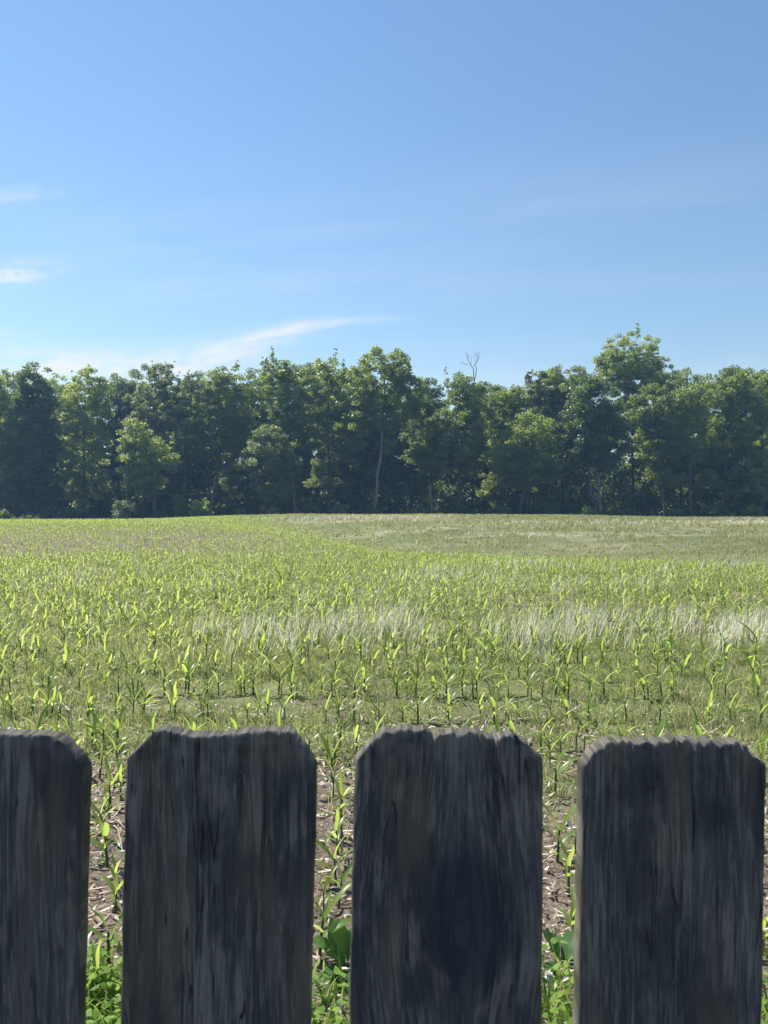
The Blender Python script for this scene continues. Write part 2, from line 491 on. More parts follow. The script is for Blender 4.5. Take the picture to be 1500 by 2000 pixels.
def weeds():
    Vs, Fs, vs, n0 = [], [], [], 0
    for (a, b, dens, nb, hs, ws) in [(1.85, 4.1, 110, 13, .85, 1.2), (4.1, 7.2, 190, 17, .85, 1.25), (7.2, 10, 115, 16, .9, 1.6), (10, 20, 45, 14, 1.0, 2.4), (20, 38, 14, 11, 1.2, 4.2), (38, 66, 5, 10, 1.4, 7.5)]:
        x, y = scatter(a, b, dens)
        s = soilmask(x, y); fm = farmask(x, y)
        patch = fbm(x * .55 + 40, y * .55, 3)
        k = rng.random(len(x)) < np.clip((1 - .93 * s) * sm(.30, .52, patch + .08), 0.03, 1)
        x, y, fm, patch = x[k], y[k], fm[k], patch[k]
        n = len(x)
        X = np.repeat(x, nb) + rng.normal(0, .045, n * nb) * (1 + .03 * np.repeat(y, nb)); Y = np.repeat(y, nb) + rng.normal(0, .045, n * nb) * (1 + .03 * np.repeat(y, nb))
        FM = np.repeat(fm, nb); PT = np.repeat(patch, nb)
        N = len(X)
        L = rng.uniform(.05, .13, N) * hs * (.6 + .9 * PT)
        Z = gz(X, Y) - .005
        lean = np.abs(rng.normal(.35, .3, N)); curve = rng.normal(.5, .5, N)
        W = rng.uniform(.003, .0075, N) * ws
        V, Fc, nv = blades(np.stack([X, Y, Z], 1), rng.uniform(0, 6.28, N), L, lean, curve, W, 2, rng.normal(0, .5, N))
        hue = np.clip(rng.normal(.5, .25, N) + (PT - .5), 0, 1)
        c = lerp3((.195, .225, .095), (.37, .385, .22), hue)
        dry = lerp3((.24, .21, .12), (.48, .43, .33), rng.random(N))
        dd = sm(.40, .62, fbm(X * .07 + 3, Y * .22 + 9, 4))
        pd = np.clip(FM * (.12 + .78 * dd) * (.4 + .6 * sm(32, 50, Y)) + .08, 0, 1)
        # the greener strip that follows the fold
        strip = np.exp(-((Y - fold(X) + .5) / 3.2) ** 2) * sm(20, -4, X)
        pd = pd * (1 - .9 * strip)
        c = c * (1 - .22 * FM[:, None]) 
        c = np.where((rng.random(N) < pd)[:, None], dry, c)
        c = c * (1 + .22 * strip[:, None] * np.array([.7, 1.0, .1])[None])
        Vs.append(V); Fs.append(Fc + n0); vs.append(np.repeat(c, nv, 0)); n0 += len(V)
    o = mesh_np('weeds', np.concatenate(Vs), np.concatenate(Fs), M['weed'], v=np.concatenate(vs))
    tag(o, 'low fuzzy green weeds between the corn plants', 'weeds', kind='stuff')
weeds()

def dry_grass():
    # belts of tall bleached grass across the field, in front of the rise
    spots = []
    x, y = scatter(6.4, 9.6, 230)
    belt = np.exp(-((y - (7.9 + .06 * x)) / .72) ** 2)
    pa = sm(.35, .50, fbm(x * 1.3 + 11, y * .8, 3)) * sm(-3.2, 0.2, x + 1.2 * (vn(x, y) - .5)) * .95 + .22 * sm(.5, .65, fbm(x * 1.1, y * 1.1 + 50, 3))
    k = rng.random(len(x)) < belt * pa * np.interp(x, [-1, 3], [.6, .95])
    spots.append((x[k], y[k], 1.0, 5))
    x, y = scatter(9.5, 19, 30)
    k = rng.random(len(x)) < .5 * sm(.60, .74, fbm(x * .33 + 70, y * .4, 4))
    spots.append((x[k], y[k], .75, 5))
    x, y = scatter(26, 56, 5)
    k = rng.random(len(x)) < .7 * farmask(x, y) * sm(28, 44, y) * sm(.49, .62, fbm(x * .06 + 3, y * .2 + 9, 4))
    spots.append((x[k], y[k], .7, 6))
    Vs, Fs, vs, n0 = [], [], [], 0
    for x, y, hs, nb in spots:
        n = len(x)
        X = np.repeat(x, nb) + rng.normal(0, .05, n * nb); Y = np.repeat(y, nb) + rng.normal(0, .05, n * nb)
        N = len(X)
        L = rng.uniform(.14, .40, N) * hs
        wf = np.interp(Y, [8, 15, 30, 60], [1, 1.6, 3, 6])
        V, Fc, nv = blades(np.stack([X, Y, gz(X, Y)], 1), rng.normal(0, 1.0, N), L, np.abs(rng.normal(.18, .14, N)), rng.normal(.25, .3, N), rng.uniform(.0035, .009, N) * wf, 3, rng.normal(0, .6, N))
        c = lerp3((.62, .58, .46), (.85, .81, .70), rng.random(N))
        c = np.where((rng.random(N) < .30)[:, None], np.array([[.30, .30, .15]]), c)
        Vs.append(V); Fs.append(Fc + n0); vs.append(np.repeat(c, nv, 0)); n0 += len(V)
    o = mesh_np('dry_grass', np.concatenate(Vs), np.concatenate(Fs), M['dry'], v=np.concatenate(vs))
    tag(o, 'tall bleached dry grass standing in belts across the corn field', 'dry grass', kind='stuff')
dry_grass()

def residue():
    Vs, Fs, vs, n0 = [], [], [], 0
    for a, b, dens, ls in [(1.8, 5.6, 900, 1.0), (5.6, 12, 60, 1.5)]:
        x, y = scatter(a, b, dens, .5)
        k = rng.random(len(x)) < (.25 + .75 * soilmask(x, y))
        x, y = x[k], y[k]; N = len(x)
        L = np.exp(rng.normal(-3.5, .8, N)) * ls; L = np.clip(L, .006, .28)
        W = rng.uniform(.003, .016, N)
        z = gz(x, y) + rng.uniform(.004, .022, N)
        V, Fc, nv = blades(np.stack([x, y, z], 1), rng.uniform(0, 6.28, N), L, rng.normal(1.45, .22, N), rng.normal(.1, .5, N), W, 3, rng.normal(0, .3, N))
        c = lerp3((.26, .20, .16), (.72, .64, .53), rng.random(N) ** 1.1)
        c = np.where((rng.random(N) < .2)[:, None], np.array([[.07, .05, .04]]), c)
        Vs.append(V); Fs.append(Fc + n0); vs.append(np.repeat(c, nv, 0)); n0 += len(V)
    o = mesh_np('crop_litter', np.concatenate(Vs), np.concatenate(Fs), M['residue'], v=np.concatenate(vs))
    tag(o, 'straw coloured crop litter strewn on the bare soil beyond the fence', 'crop litter', kind='stuff')
residue()

def verge():
    """rank grass and clover right behind the pickets"""
    x, y = scatter(1.55, 2.42, 600, .5)
    edge = 2.12 + .1 * (fbm(x * 2.5, y * 0 + 3) - .5) * 2
    edge = edge + .10 * np.exp(-((x + .8) / .22) ** 2) + .03 * np.exp(-((x - .52) / .2) ** 2)
    k = rng.random(len(x)) < sm(.12, -.1, y - edge)
    x, y = x[k], y[k]
    n = len(x); nb = 5
    X = np.repeat(x, nb) + rng.normal(0, .03, n * nb); Y = np.repeat(y, nb) + rng.normal(0, .03, n * nb); N = len(X)
    V1, F1, nv = blades(np.stack([X, Y, gz(X, Y)], 1), rng.uniform(0, 6.28, N), rng.uniform(.05, .16, N), np.abs(rng.normal(.55, .3, N)), rng.normal(.9, .5, N), rng.uniform(.005, .014, N), 4, rng.normal(0, .4, N))
    c1 = np.repeat(lerp3((.10, .18, .03), (.26, .35, .07), rng.random(N)), nv, 0)
    # clover leaflets
    m = n * 3
    X = np.repeat(x, 3) + rng.normal(0, .04, m); Y = np.repeat(y, 3) + rng.normal(0, .04, m)
    Z = gz(X, Y) + rng.uniform(.02, .11, m)
    V2, F2, nv2 = blades(np.stack([X, Y, Z], 1), rng.uniform(0, 6.28, m), rng.uniform(.018, .04, m), rng.normal(1.2, .3, m), rng.normal(.4, .4, m), rng.uniform(.012, .028, m), 3, rng.normal(0, .3, m))
    c2 = np.repeat(lerp3((.11, .20, .035), (.25, .36, .07), rng.random(m)), nv2, 0)
    o = mesh_np('verge_grass', np.concatenate([V1, V2]), np.concatenate([F1, F2 + len(V1)]), M['weed'], v=np.concatenate([c1, c2]))
    tag(o, 'rank green grass and clover growing close behind the pickets', 'grass', kind='stuff')
verge()

# broad leaved dock plants and the white flower, each seen through a gap
def broad_leaf(L, W, az, el, droop, r, n=8, m=6):
    t = np.linspace(0, 1, n + 1); s = np.linspace(-1, 1, m + 1)
    ang = el - droop * t
    mid = (ang[1:] + ang[:-1]) / 2
    hx = np.concatenate([[0], np.cumsum(np.cos(mid)) * L / n]); hz = np.concatenate([[0], np.cumsum(np.sin(mid)) * L / n])
    w = W * np.interp(t, [0, .15, .25, .45, .75, .92, 1], [.05, .08, .6, 1, .75, .3, .02]) * .5
    X = hx[:, None] + 0 * s[None]; Yv = w[:, None] * s[None] * (1 + .06 * np.sin(t * 30)[:, None])
    Zv = hz[:, None] + .22 * np.abs(w[:, None] * s[None]) + .006 * np.sin(t[:, None] * 19 + s[None] * 2) * np.abs(s[None])
    c, q = math.cos(az), math.sin(az)
    V = np.stack([X * c - Yv * q, X * q + Yv * c, Zv], -1).reshape(-1, 3)
    i = np.arange(n)[:, None] * (m + 1) + np.arange(m)[None]
    return V, np.stack([i, i + 1, i + m + 2, i + m + 1], -1).reshape(-1, 4)

def dock(px_, py_, label, seed, dirs):
    r = np.random.default_rng(seed)
    d = H * F / (py_ - HZ)
    x = (px_ - 750) / F * d
    root = empty('dock_plant', (x, d, float(gz(x, d))), label, 'weed', 'broad leaved docks behind the fence')
    for az, L, el in dirs:
        V, Fc = broad_leaf(L, L * .55, math.radians(az), math.radians(el), math.radians(r.uniform(20, 60)), r)
        mesh_np('leaf', V, Fc, M['dock'], root, True, v=np.full(len(V), r.random()))
dock(676, 1890, 'dark broad leaved weed low in the gap between second and third pickets', 1, [(170, .14, 55), (120, .15, 60), (60, .15, 50), (20, .13, 40), (-80, .12, 15), (-140, .12, 12), (230, .11, 25)])
dock(1100, 1888, 'dark broad leaved weed above the white flower, between third and fourth pickets', 2, [(150, .12, 70), (40, .13, 68), (95, .10, 60), (200, .11, 20), (-20, .11, 22), (-100, .10, 12), (-60, .09, 10)])

def flower():
    d = H * F / (1972 - HZ)
    x = (1071 - 750) / F * d; z = float(gz(x, d))
    root = empty('white_flower', (x, d, z), 'small white clover flower on a thin stem, in the gap beside the fourth picket', 'flower')
    h = .092
    zz = np.linspace(0, h, 6)
    mesh_np('stem', *tube(np.stack([.004 * np.sin(zz * 40), 0 * zz, zz], 1), np.full(6, .0016), 5), M['corn_stalk'], root, True, v=np.full(30, .5))
    r = np.random.default_rng(5); n = 150
    u = r.normal(size=(n, 3)); u /= np.linalg.norm(u, axis=1)[:, None]
    u[:, 2] = np.where(u[:, 2] < -.5, -u[:, 2], u[:, 2])
    az = np.arctan2(u[:, 1], u[:, 0]); lean = np.arccos(np.clip(u[:, 2], -1, 1))
    V, Fc, nv = blades(np.zeros((n, 3)) + np.array([0, 0, h + .003]) + u * .003, az, r.uniform(.010, .0135, n), lean, r.normal(0, .3, n), np.full(n, .0045), 3)
    mesh_np('flower_head', V, Fc, M['petal'], root, v=np.repeat(lerp3((.62, .60, .56), (.80, .79, .76), r.random(n)), nv, 0))
flower()

# ------------------------------------------------------------------ picket fence
def wood_mat(name, seed, knot=None):
    k = NT(name)
    tc = k.n('ShaderNodeTexCoord').outputs['Object']
    X, Y, Z = k.sep(tc)[0:3]
    warp = k.noise(k.comb(k.math('MULTIPLY', X, 9.), seed * 3.1, k.math('MULTIPLY', Z, 5.)), 1., 2.)
    gx = k.math('ADD', X, k.math('MULTIPLY', k.math('SUBTRACT', warp, .5), .012))
    zs = Z
    blotch = k.noise(k.comb(k.math('MULTIPLY', X, 18.), seed * 5.3, k.math('MULTIPLY', Z, 9.)), 1., 5., .62)
    if knot:      # the grain bows round a knot
        dx = k.math('SUBTRACT', X, knot[0]); dz = k.math('MULTIPLY', k.math('SUBTRACT', Z, knot[1]), knot[3])
        r = k.math('SQRT', k.math('ADD', k.math('MULTIPLY', dx, dx), k.math('MULTIPLY', dz, dz)))
        r = k.math('ADD', r, k.math('MULTIPLY', k.math('SUBTRACT', blotch, .5), .060))
        push = k.math('EXPONENT', k.math('MULTIPLY', k.math('MULTIPLY', k.math('DIVIDE', dz, knot[2]), k.math('DIVIDE', dz, knot[2])), -.8))
        side = k.math('DIVIDE', dx, k.math('ADD', k.math('ABSOLUTE', dx), .012))
        gx = k.math('SUBTRACT', gx, k.math('MULTIPLY', k.math('MULTIPLY', side, push), .014))
    def grain(fx, fz, o, detail=4.):
        return k.noise(k.comb(k.math('MULTIPLY', gx, fx), seed * 1.7 + o, k.math('MULTIPLY', zs, fz)), 1., detail, .62)
    g1 = grain(150., 9., 0.); g2 = grain(620., 30., 5.); g3 = grain(46., 4., 9., 3.); g4 = grain(330., 14., 13.)
    bl2 = k.noise(k.comb(k.math('MULTIPLY', X, 26.), seed * 9.3, k.math('MULTIPLY', Z, 13.)), 1., 5., .65)
    c = k.mix(k.ramp(g3, .34, .66), (0.044, 0.046, 0.058), (0.084, 0.082, 0.097))
    streak = k.math('MULTIPLY', k.ramp(g1, .48, .60), k.ramp(bl2, .34, .56))
    c = k.mix(k.math('MULTIPLY', streak, .85), c, (0.172, 0.159, 0.167))
    c = k.mix(k.math('MULTIPLY', k.ramp(g2, .50, .62), .55), c, (0.189, 0.176, 0.181))
    c = k.mix(k.math('MULTIPLY', k.ramp(g4, .47, .36), .75), c, (0.024, 0.025, 0.033))
    c = k.mix(k.math('MULTIPLY', k.ramp(blotch, .49, .63), .82), c, (0.035, 0.036, 0.052))
    brn = k.noise(k.comb(k.math('MULTIPLY', X, 40.), seed * 4.3, k.math('MULTIPLY', Z, 6.)), 1., 3.)
    c = k.mix(k.math('MULTIPLY', k.ramp(brn, .50, .66), .60), c, (.118, .094, .084))
    # sunlit top rim painted in: patchy paler tone towards the weathered tips
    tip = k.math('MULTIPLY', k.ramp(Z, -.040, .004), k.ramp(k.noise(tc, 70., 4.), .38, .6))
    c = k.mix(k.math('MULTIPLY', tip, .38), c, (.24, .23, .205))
    fl = k.noise(tc, 240., 2.)
    c = k.mix(k.math('MULTIPLY', k.ramp(fl, .70, .76), .25), c, (0.291, 0.274, 0.283))
    if knot:
        core = k.ramp(r, knot[2] * 1.15, knot[2] * .55)
        c = k.mix(k.math('MULTIPLY', core, .80), c, (0.020, 0.025, 0.043))
        ring = k.math('MULTIPLY', k.ramp(k.math('ABSOLUTE', k.math('SUBTRACT', r, knot[2] * .95)), .006, .0), k.ramp(bl2, .46, .6))
        c = k.mix(k.math('MULTIPLY', ring, .4), c, (0.174, 0.151, 0.156))
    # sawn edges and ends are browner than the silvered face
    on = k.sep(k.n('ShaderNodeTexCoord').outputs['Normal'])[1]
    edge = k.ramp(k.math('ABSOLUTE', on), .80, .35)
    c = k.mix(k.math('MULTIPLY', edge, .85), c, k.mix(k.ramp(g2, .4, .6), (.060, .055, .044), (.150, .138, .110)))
    # drying checks: long thin dark lines along the grain
    g5 = k.noise(k.comb(k.math('MULTIPLY', gx, 62.), seed * 2.9 + 31., k.math('MULTIPLY', zs, 3.2)), 1., 2.)
    chk = k.math('MULTIPLY', k.ramp(k.math('ABSOLUTE', k.math('SUBTRACT', g5, .5)), .008, .002), k.ramp(bl2, .50, .58))
    c = k.mix(k.math('MULTIPLY', chk, .85), c, (0.013, 0.013, 0.015))
    p = k.n('ShaderNodeBsdfPrincipled'); k.l(c, p.inputs['Base Color'])
    p.inputs['Roughness'].default_value = .85; p.inputs['Specular IOR Level'].default_value = .15
    b = k.n('ShaderNodeBump'); b.inputs['Strength'].default_value = .8; b.inputs['Distance'].default_value = .0035
    k.l(k.math('ADD', k.math('MULTIPLY', g1, 1.), k.math('SUBTRACT', k.math('MULTIPLY', g2, .5), chk)), b.inputs['Height']); k.l(b.outputs[0], p.inputs['Normal'])
    k.l(p.outputs[0], k.out.inputs[0])
    return k.m

D = .55                      # distance of the fence face
TH = .017
def pz_(py): return H + (HZ - py) / F * D
def px_(p): return (p - 750) / F * D
fence = empty('picket_fence', (0, D, 0), 'weathered dark grey wooden picket fence with clipped corners at the field edge', 'fence')
def picket(xl, xr, prof, seed, label=None, knot=None, rough=.0006):
    """xl, xr: (px at row 1480, px at row 2000); prof: outline of the top as (px, row)"""
    zA, zB = pz_(1480), pz_(2000)
    sl = (px_(xl[0]) - px_(xl[1])) / (zA - zB); sr = (px_(xr[0]) - px_(xr[1])) / (zA - zB)
    Lx = lambda z: px_(xl[0]) + (z - zA) * sl
    Rx = lambda z: px_(xr[0]) + (z - zA) * sr
    nx = 128
    u = np.linspace(0, 1, nx)
    pp = np.array(prof, float)
    topx = px_(xl[0]) + (px_(xr[0]) - px_(xl[0])) * u
    zt = np.interp(topx, px_(pp[:, 0]), pz_(pp[:, 1]))
    r = np.random.default_rng(seed)
    zt = zt - 11 / F * D          # the far edge of the top is what shows against the field
    zt = zt + (fbm(u * 26 + seed, u * 0 + seed) - .5) * rough + (vn(u * 46 + seed, u * 0) - .5) * rough * 1.6
    zb = .04
    t = np.concatenate([[0, .0009, .0022, .0045, .008], np.linspace(.012, .24, 70), np.linspace(.26, 1, 18)[1:]])
    Tt = t * 1.0
    Z = zt[None] - np.where(Tt[:, None] <= .24, Tt[:, None], .24 + (Tt[:, None] - .24) / .76 * (zt[None] - .24 - zb))
    X = Lx(Z) + (Rx(Z) - Lx(Z)) * u[None]
    e = np.minimum(u, 1 - u) * .14
    rnd = .0022 * (1 - np.clip(e / .0025, 0, 1)) ** 2
    rndt = .0013 * (1 - np.clip(Tt / .0025, 0, 1)) ** 2
    relief = (fbm(X * 140 + seed * 7, Z * 9, 3) - .5) * .0016 + (fbm(X * 30 + seed, Z * 4, 2) - .5) * .003
    # sideways nibbles along the long edges
    X = X + (vn(Z * 55 + seed * 3, Z * 0 + (u[None] > .5) * 9) - .5) * .0010 * (1 - np.clip(e / .012, 0, 1))[None]
    Yf = rnd[None] + rndt[:, None] + relief
    # deep checks at the ragged tip
    crack = sm(.64, .8, vn(u * 34 + seed * 5, u * 0 + 2))
    Yf = Yf + crack[None] * .0022 * np.exp(-Tt / .03)[:, None]
    Yb = TH - rnd[None] - rndt[:, None] + .5 * relief
    ox, oz = (px_(xl[0]) + px_(xr[0])) / 2, pz_(1420)
    Vf = np.stack([X - ox, Yf, Z - oz], -1); Vb = np.stack([X - ox, Yb, Z - oz], -1)
    nr = len(t)
    V = np.concatenate([Vf.reshape(-1, 3), Vb.reshape(-1, 3)])
    N = nr * nx
    i = np.arange(nr - 1)[:, None] * nx + np.arange(nx - 1)[None]
    q = lambda a, b, c, d: np.stack([a, b, c, d], -1).reshape(-1, 4)
    front = q(i, i + nx, i + nx + 1, i + 1)
    back = q(i + N, i + 1 + N, i + nx + 1 + N, i + nx + N)
    j = np.arange(nx - 1); topq = q(j, j + 1, j + 1 + N, j + N)
    b0 = (nr - 1) * nx; botq = q(b0 + j + 1, b0 + j, b0 + j + N, b0 + j + 1 + N)
    a = np.arange(nr - 1) * nx
    lq = q(a, a + N, a + nx + N, a + nx); a2 = a + nx - 1
    rq = q(a2, a2 + nx, a2 + nx + N, a2 + N)
    if knot: knot = (px_(knot[0]) - ox, pz_(knot[1]) - oz, knot[2], knot[3])
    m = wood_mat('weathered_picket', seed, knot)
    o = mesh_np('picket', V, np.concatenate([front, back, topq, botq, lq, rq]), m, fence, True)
    o.location = (ox, 0, oz)
    o.data.set_sharp_from_angle(angle=math.radians(42))
    if label: tag(o, label)
    return o
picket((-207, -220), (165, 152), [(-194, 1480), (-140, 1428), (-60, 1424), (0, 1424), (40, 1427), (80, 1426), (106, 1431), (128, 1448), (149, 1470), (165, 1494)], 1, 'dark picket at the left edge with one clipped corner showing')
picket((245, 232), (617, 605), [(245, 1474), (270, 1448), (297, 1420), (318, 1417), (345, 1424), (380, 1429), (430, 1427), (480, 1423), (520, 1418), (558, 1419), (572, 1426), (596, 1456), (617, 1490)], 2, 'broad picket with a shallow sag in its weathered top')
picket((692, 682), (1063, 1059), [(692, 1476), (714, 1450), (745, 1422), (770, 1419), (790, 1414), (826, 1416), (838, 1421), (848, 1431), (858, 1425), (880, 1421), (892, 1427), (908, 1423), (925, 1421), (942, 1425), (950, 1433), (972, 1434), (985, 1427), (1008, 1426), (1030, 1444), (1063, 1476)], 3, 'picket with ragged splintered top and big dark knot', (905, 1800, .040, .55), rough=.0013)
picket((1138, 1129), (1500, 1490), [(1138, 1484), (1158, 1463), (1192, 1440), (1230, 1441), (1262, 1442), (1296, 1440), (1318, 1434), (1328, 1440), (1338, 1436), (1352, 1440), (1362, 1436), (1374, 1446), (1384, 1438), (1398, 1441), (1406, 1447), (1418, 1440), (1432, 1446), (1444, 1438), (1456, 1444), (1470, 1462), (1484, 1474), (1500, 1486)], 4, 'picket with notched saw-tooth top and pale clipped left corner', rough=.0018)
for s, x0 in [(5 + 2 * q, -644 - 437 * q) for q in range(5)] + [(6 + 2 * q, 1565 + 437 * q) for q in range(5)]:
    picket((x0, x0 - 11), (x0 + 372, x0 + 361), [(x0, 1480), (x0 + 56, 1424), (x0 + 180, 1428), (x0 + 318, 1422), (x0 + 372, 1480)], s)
RM = wood_mat('weathered_rail', 11)
for zc in (pz_(2330), .35):      # rails on the field side, below what the frame takes in
    V = []
    xs = np.linspace(-1.15, 1.15, 40)
    prof = np.array([(0, -.042), (0, .042), (.036, .044), (.036, -.044)])
    V = np.stack([np.repeat(xs[:, None], 4, 1), np.repeat(prof[None, :, 0], 40, 0) + TH + .002, np.repeat(prof[None, :, 1], 40, 0)], -1)
    i = np.arange(39)[:, None] * 4; j = np.arange(4)[None]; j2 = (j + 1) % 4
    Fc = np.stack([i + j, i + j2, i + 4 + j2, i + 4 + j], -1).reshape(-1, 4)
    o = mesh_np('rail', V.reshape(-1, 3), Fc, RM, fence); o.location = (0, 0, zc)

# ------------------------------------------------------------------ trees
def unit(n, r):
    u = r.normal(size=(n, 3)); return u / (np.linalg.norm(u, axis=1)[:, None] + 1e-9)

def leaf_cloud(C, rc, per, ls, r, flat=.62, centre=None):
    """leaf-sized faces in clusters round the points C"""
    n = len(C)
    cnt = np.maximum((per * (rc / np.median(rc)) ** 2).astype(int), 9)
    I = np.repeat(np.arange(n), cnt); m = len(I)
    u = unit(m, r) * (r.random(m) ** .42)[:, None]
    u[:, 2] *= flat
    p = C[I] + u * rc[I][:, None]
    p[:, 2] -= .12 * rc[I] * (u[:, 0] ** 2 + u[:, 1] ** 2)
    out = u / (np.linalg.norm(u, axis=1)[:, None] + 1e-9)
    nrm = np.array([0, 0, .55])[None] + unit(m, r) * .9 + out * .35
    nrm /= np.linalg.norm(nrm, axis=1)[:, None]
    a = np.cross(nrm, unit(m, r)); a /= np.linalg.norm(a, axis=1)[:, None] + 1e-9
    b = np.cross(nrm, a)
    s = ls * r.uniform(.5, 1.15, m)[:, None]
    V = np.stack([p - a * s, p - b * s * .55 + nrm * s * .12, p + a * s, p + b * s * .55 + nrm * s * .12], 1)
    v = np.clip(.5 + .22 * r.normal(size=n)[I] + .18 * r.normal(size=m), 0, 1)
    return V.reshape(-1, 3), np.arange(m * 4).reshape(-1, 4), np.repeat(v, 4)

def branch(p0, p1, r0, r1, r, n=6, sag=.0, k=5):
    t = np.linspace(0, 1, n)[:, None]
    L = np.linalg.norm(np.asarray(p1) - np.asarray(p0))
    pts = np.asarray(p0)[None] * (1 - t) + np.asarray(p1)[None] * t
    pts[1:-1] += r.normal(0, .045 * L, (n - 2, 3))
    pts[:, 2] += sag * L * (np.sin(t[:, 0] * np.pi))
    return tube(pts, np.linspace(r0, r1, n), k)

def tree(Y, base_px, lobes, kind, label, seed, tr=.2, dens=1.0, per=98, ls=.19, rc=None, trunk_top=None, forks=None,
         group='trees along the field edge', name='broadleaf_tree', bark='bark', spikes=0, cat='tree', bare=0, limbs=12, curve=.25):
    if rc is None:
        rc, ls = {'grey': ((.38, .78), .15), 'dark': ((.55, 1.1), .185), 'light': ((.42, .85), .16), 'olive': ((.5, .95), .175), 'mid': ((.5, 1.), .17)}[kind]
    r = np.random.default_rng(seed)
    bx = (base_px - 750) / F * Y
    bz = float(gz(bx, Y)) - .1
    root = empty(name, (bx, Y, bz), label, cat, group)
    org = np.array([bx, Y, bz])
    Cs = []
    if group.startswith('trees deeper'): lobes = [(a, b - 6, c * 1.18, d * 1.04) for a, b, c, d in lobes]
    for (cx, cy, rx, ry) in lobes:
        c = np.array(at(cx, cy, Y)); R = np.array([rx / F * Y, .8 * rx / F * Y, ry / F * Y])
        R = np.maximum(R - .55 * rc[0], .3)
        vol = 4.19 * R.prod()
        n = max(6, int(dens * vol * .55 + dens * 8))
        u = unit(n, r) * (r.random(n) ** .36)[:, None]
        lump = .82 + .36 * vn(u[:, 0] * 2.3 + seed, u[:, 2] * 2.3 + u[:, 1] * 1.7)
        Cs.append(c + u * R * lump[:, None])
    C = np.concatenate(Cs)
    RC = r.uniform(*rc, len(C))
    # loose sprays that break the top of the outline
    if spikes:
        topi = np.argsort(-C[:, 2])[:max(6, len(C) // 4)]
        for _ in range(spikes):
            b0 = C[r.choice(topi)]; d = np.array([r.normal(0, .35), r.normal(0, .3), 1.]); d /= np.linalg.norm(d)
            L = r.uniform(.6, 1.7)
            for q in np.linspace(.2, 1, 5):
                C = np.concatenate([C, (b0 + d * (RC.mean() * .5 + L * q) + r.normal(0, .12, 3))[None]]); RC = np.append(RC, .40 - .24 * q)
    V, Fc, v = leaf_cloud(C - org, RC, per, ls, r)
    mesh_np('crown', V, Fc, LEAFK[kind], root, v=v)
    # trunk and limbs
    main = lobes[0]
    tp = np.array(trunk_top and at(*trunk_top, Y) or at(main[0], main[1] - main[3] * .55, Y)) - org
    n = 10; t = np.linspace(0, 1, n)[:, None]
    pts = t * tp[None]
    wob = np.cumsum(r.normal(0, curve * .25, (n, 2)), 0); wob -= t * wob[-1]; wob[0] = 0
    pts[:, :2] += wob
    rad = tr * np.interp(t[:, 0], [0, .04, .12, .6, 1], [1.5, 1.15, 1, .65, .18])
    parts = [tube(pts, rad, 8)]
    for fx, fy, fr in (forks or []):
        p1 = np.array(at(fx, fy, Y)) - org; p1[1] += r.normal(0, .5)
        parts.append(branch(pts[0] + np.array([.1 * np.sign(p1[0]), 0, 0]), p1, tr * fr * 1.2, tr * fr * .3, r, 9))
    pick = r.choice(len(C), min(limbs, len(C)), replace=False)
    for i in pick:
        e = C[i] - org
        hh = np.clip(e[2] - .55 * np.hypot(e[0] - tp[0] * .7, e[1]) - .5, tp[2] * .28, tp[2] * .93)
        q = hh / tp[2]; s0 = np.array([np.interp(q, t[:, 0], pts[:, a]) for a in range(3)])
        parts.append(branch(s0, e, max(tr * .42 * (1.1 - q), .03), .018, r, 6, .06))
    for _ in range(bare):
        q = r.uniform(.25, .55); s0 = np.array([np.interp(q, t[:, 0], pts[:, a]) for a in range(3)])
        e = s0 + np.array([r.normal(0, 1.6), -abs(r.normal(.8, .6)), r.uniform(-.3, 1.2)])
        parts.append(branch(s0, e, .05, .012, r, 6, .1))
    Vt, Ft = join(parts)
    mesh_np('trunk', Vt, Ft, M[bark], root, True)
    return root

# the front rank, left to right
tree(95, -25, [(-20, 790, 55, 85), (-5, 900, 50, 80)], 'mid', 'pale topped tree cut by the left edge of the view', 1, spikes=3)
tree(93, 68, [(64, 775, 46, 70), (66, 860, 58, 80), (60, 945, 66, 50)], 'dark', 'dense dark tower shaped tree with pale crown tip near left edge', 2, dens=1.5, per=120, spikes=6)
tree(94, 165, [(165, 790, 62, 72), (160, 880, 66, 70), (150, 950, 60, 45)], 'light', 'light green tree right of the dark tower shaped tree', 3, spikes=6)
tree(96, 305, [(302, 770, 55, 65), (300, 850, 60, 70)], 'grey', 'pale feathery topped tree above the small bright yellow green tree', 4, spikes=10)
tree(88, 275, [(288, 890, 58, 55), (262, 850, 36, 40), (318, 905, 38, 28), (285, 945, 50, 30), (250, 888, 30, 22)], 'light', 'small bright yellow green tree standing in front of the taller trees', 5, tr=.12, dens=1.1, spikes=4)
tree(94, 357, [(362, 800, 52, 75), (375, 860, 50, 45)], 'grey', 'thin twiggy tree with slim leaning trunk behind small bright tree', 6, tr=.15, dens=.75, spikes=9, trunk_top=(366, 740), bare=2)
tree(95, 412, [(448, 775, 60, 66), (430, 850, 60, 60), (470, 840, 45, 60), (455, 935, 30, 36)], 'mid', 'tree with wispy sprays rising from its top, slim pale trunk below', 7, tr=.17, dens=1.0, spikes=10)
tree(89, 536, [(525, 880, 62, 52), (500, 920, 42, 40), (560, 925, 34, 55), (530, 950, 45, 38)], 'grey', 'low drooping grey green tree in front of the woods', 8, tr=.13, dens=1.05)
tree(95, 580, [(552, 770, 52, 62), (575, 830, 50, 60), (545, 725, 30, 30)], 'mid', 'tree with a thin pointed spire on its left top', 9, tr=.16, spikes=9)
tree(96, 640, [(640, 760, 58, 68), (650, 850, 60, 60), (632, 930, 40, 42)], 'mid', 'rounded mid green tree left of the tallest forked tree', 10, tr=.18, spikes=6)
